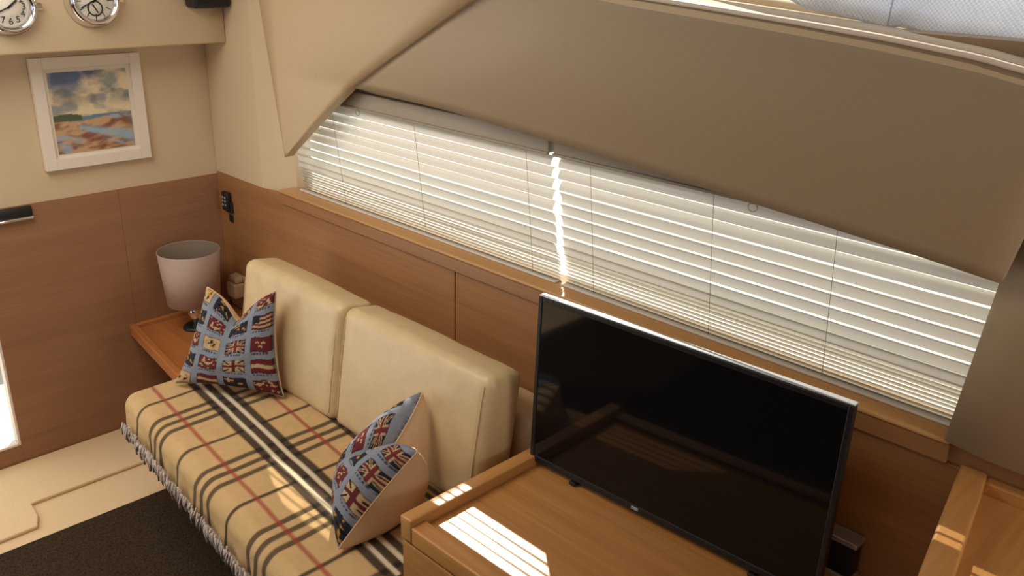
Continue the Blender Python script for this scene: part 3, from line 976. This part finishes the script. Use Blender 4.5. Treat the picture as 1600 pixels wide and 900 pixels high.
box('screen', (bz, 0.002, 0.016), (TW - bz, 0.016, TH - bz), 'screen', tv, 0, 2, TM)
for fxp in (0.13, TW - 0.13):
    box('foot', (fxp - 0.009, -0.004, -0.012), (fxp + 0.009, 0.09, -0.003), 'bezel', tv, 0.003, 2, TM)
    box('foot', (fxp - 0.008, 0.004, -0.006), (fxp + 0.008, 0.02, 0.006), 'bezel', tv, 0.002, 2, TM)
box('maker_badge', (TW * 0.41, -0.0015, 0.005), (TW * 0.41 + 0.018, 0.001, 0.012), 'grey_plastic', tv, 0.0005, 1, TM)

# small black and chrome box at the television's right edge
gd = empty('gadget_box', (2.485, -0.03, CZ), 'small black box with chrome edges beside the television', 'box')
box('case', (2.440, -0.045, CZ + 0.008), (2.530, -0.010, CZ + 0.080), 'dark_plastic', gd, 0.003)
box('chrome_edge', (2.436, -0.050, CZ + 0.079), (2.534, -0.008, CZ + 0.090), 'bezel_top', gd, 0.002)
box('chrome_edge', (2.436, -0.050, CZ + 0.0), (2.534, -0.008, CZ + 0.010), 'bezel_top', gd, 0.002)

# ------------------------------------------------------------------ galley counter at the right with raised rail
gc = empty('galley_counter', (2.9, -0.4, 0.0), 'oak counter with a raised rail at the right of the television', 'counter')
dirx = math.tan(math.radians(10.6))
rail = lambda o_, y: 2.662 + o_ - dirx * y
prism('counter_top', [(rail(0.03, -0.005), -0.005), (rail(0.03, -1.1), -1.1), (3.9, -1.1), (3.9, -0.005)], 0.84, 0.872, 'wood_cab_y', gc, 0.002)
prism('rail', [(rail(0, -0.006), -0.006), (rail(0, -1.1), -1.1), (rail(0.044, -1.1), -1.1), (rail(0.044, -0.006), -0.006)], 0.825, 0.900, 'wood_cab_y', gc, 0.005, 3)
prism('side_panel', [(rail(0.004, -0.006), -0.006), (rail(0.004, -1.1), -1.1), (rail(0.03, -1.1), -1.1), (rail(0.03, -0.006), -0.006)], 0.62, 0.826, 'wood_cab_y', gc)
box('rear_rail', (rail(0.044, -0.01), -0.030, 0.86), (3.9, -0.006, 0.895), 'wood_cab', gc, 0.004, 3)

# ------------------------------------------------------------------ venetian blinds
BZ0, BZ1 = 0.945, 1.268
by = lambda z: 0.045 - (z - 0.94) * 0.125
def slat_mesh(length, w, sag):
    n = 7
    V, F = [], []
    for i, x in enumerate(np.linspace(-length / 2, length / 2, 9)):
        for j in range(n):
            t = j / (n - 1) * 2 - 1
            V.append((x, t * w / 2, sag * (1 - t * t) - sag * 0.5))
    F = grid_faces(9, n)
    me = bpy.data.meshes.new('slat')
    me.from_pydata(V, [], F)
    for p in me.polygons:
        p.use_smooth = True
    me.materials.append(M['slat'])
    return me
def blind(x0, x1, label, cords, hook_x, seed, n_open):
    rn = random.Random(seed)
    cx, ln = (x0 + x1) / 2, x1 - x0
    e = empty('window_blind', (cx, 0.03, 0.938), label, 'blind', 'white venetian blinds in the side window')
    me = slat_mesh(ln, 0.033, 0.0048)
    mo = slat_mesh(ln, 0.0245, 0.0030)
    ms = slat_mesh(ln, 0.031, 0.0026)
    zs = [1.252 - 0.028 * k for k in range(8)] + [1.032]
    for k, z in enumerate(zs):
        o = bpy.data.objects.new('slat', mo if k < n_open else me)
        COL.objects.link(o); o.parent = e
        # the top slats hang the other way round and let strips of sun through
        ang = math.radians((63.5 if k < n_open else -62) + rn.uniform(-1.5, 1.5))
        o.location = Vector((cx + rn.uniform(-0.0015, 0.0015), by(z), z)) - Vector(e.location)
        o.rotation_euler = (ang, rn.uniform(-0.0008, 0.0008), 0)
    for k in range(9):
        z = 1.016 - 0.0090 * k
        o = bpy.data.objects.new('slat', ms)
        COL.objects.link(o); o.parent = e
        o.location = Vector((cx + rn.uniform(-0.003, 0.003), by(z) + 0.004, z)) - Vector(e.location)
        o.rotation_euler = (math.radians(-37 + rn.uniform(-3, 3)), rn.uniform(-0.0012, 0.0012), 0)
    box('bottom_rail', (x0, by(0.94) - 0.012, 0.9375), (x1, by(0.94) + 0.012, 0.9435), 'slat', e, 0.002)
    box('headrail', (x0 - 0.004, -0.012, 1.272), (x1 + 0.004, 0.024, 1.318), 'headrail', e, 0.003)
    box('headrail_lip', (x0 - 0.004, -0.016, 1.268), (x1 + 0.004, -0.008, 1.275), 'headrail', e, 0.002)
    for xc in cords:
        tube('ladder_cord', [(xc, by(1.27) - 0.017, 1.27), (xc, by(0.95) - 0.017, 0.95)], 0.0006, 'cord', e, 5)
    pts = [(hook_x + 0.010 * math.cos(t), -0.017, 1.262 + 0.008 * math.sin(t)) for t in np.linspace(0.3, 2 * math.pi + 0.6, 20)]
    tube('wand_hook', pts, 0.0016, 'clear_plastic', e, 6)
    return e
blind(0.510, 1.668, 'white venetian blind over the sofa, left half of the side window', (0.79, 1.18, 1.60), 0.93, 3, 5)
blind(1.690, 2.70, 'white venetian blind above the television, right half of the side window', (1.80, 2.12, 2.38), 2.21, 6, 3)

# ------------------------------------------------------------------ mesh sun cover outside the windscreen
pts = []
zl = [(1.95, 1.665), (2.169, 1.637), (2.20, 1.622), (2.26, 1.618), (2.365, 1.598), (2.385, 1.606), (2.47, 1.583), (2.50, 1.586), (2.586, 1.574), (2.75, 1.56), (3.2, 1.53)]
xg = np.linspace(1.95, 3.2, 90)
zlo = np.interp(xg, [a for a, b in zl], [b for a, b in zl])
G = []
for x, z in zip(xg, zlo):
    G.append([(x, 0.10 + 0.05 * s + 0.008 * math.sin(x * 17 + s * 5), z + (2.0 - z) * s) for s in np.linspace(0, 1, 12)])
fc = empty('windscreen_cover', (2.5, 0.1, 1.58), 'white mesh sun cover behind the ledge at the top right', 'cover')
shell('mesh_cloth', G, (0, 0.002, 0), 'mesh', fc)
tube('hem', [(x, 0.098, z + 0.001) for x, z in zip(xg, zlo)], 0.0022, 'mesh', fc, 5)
tube('seam', [(2.36, 0.099 + 0.05 * s, 1.60 + 0.4 * s) for s in np.linspace(0, 1, 10)], 0.0016, 'mesh', fc, 5)
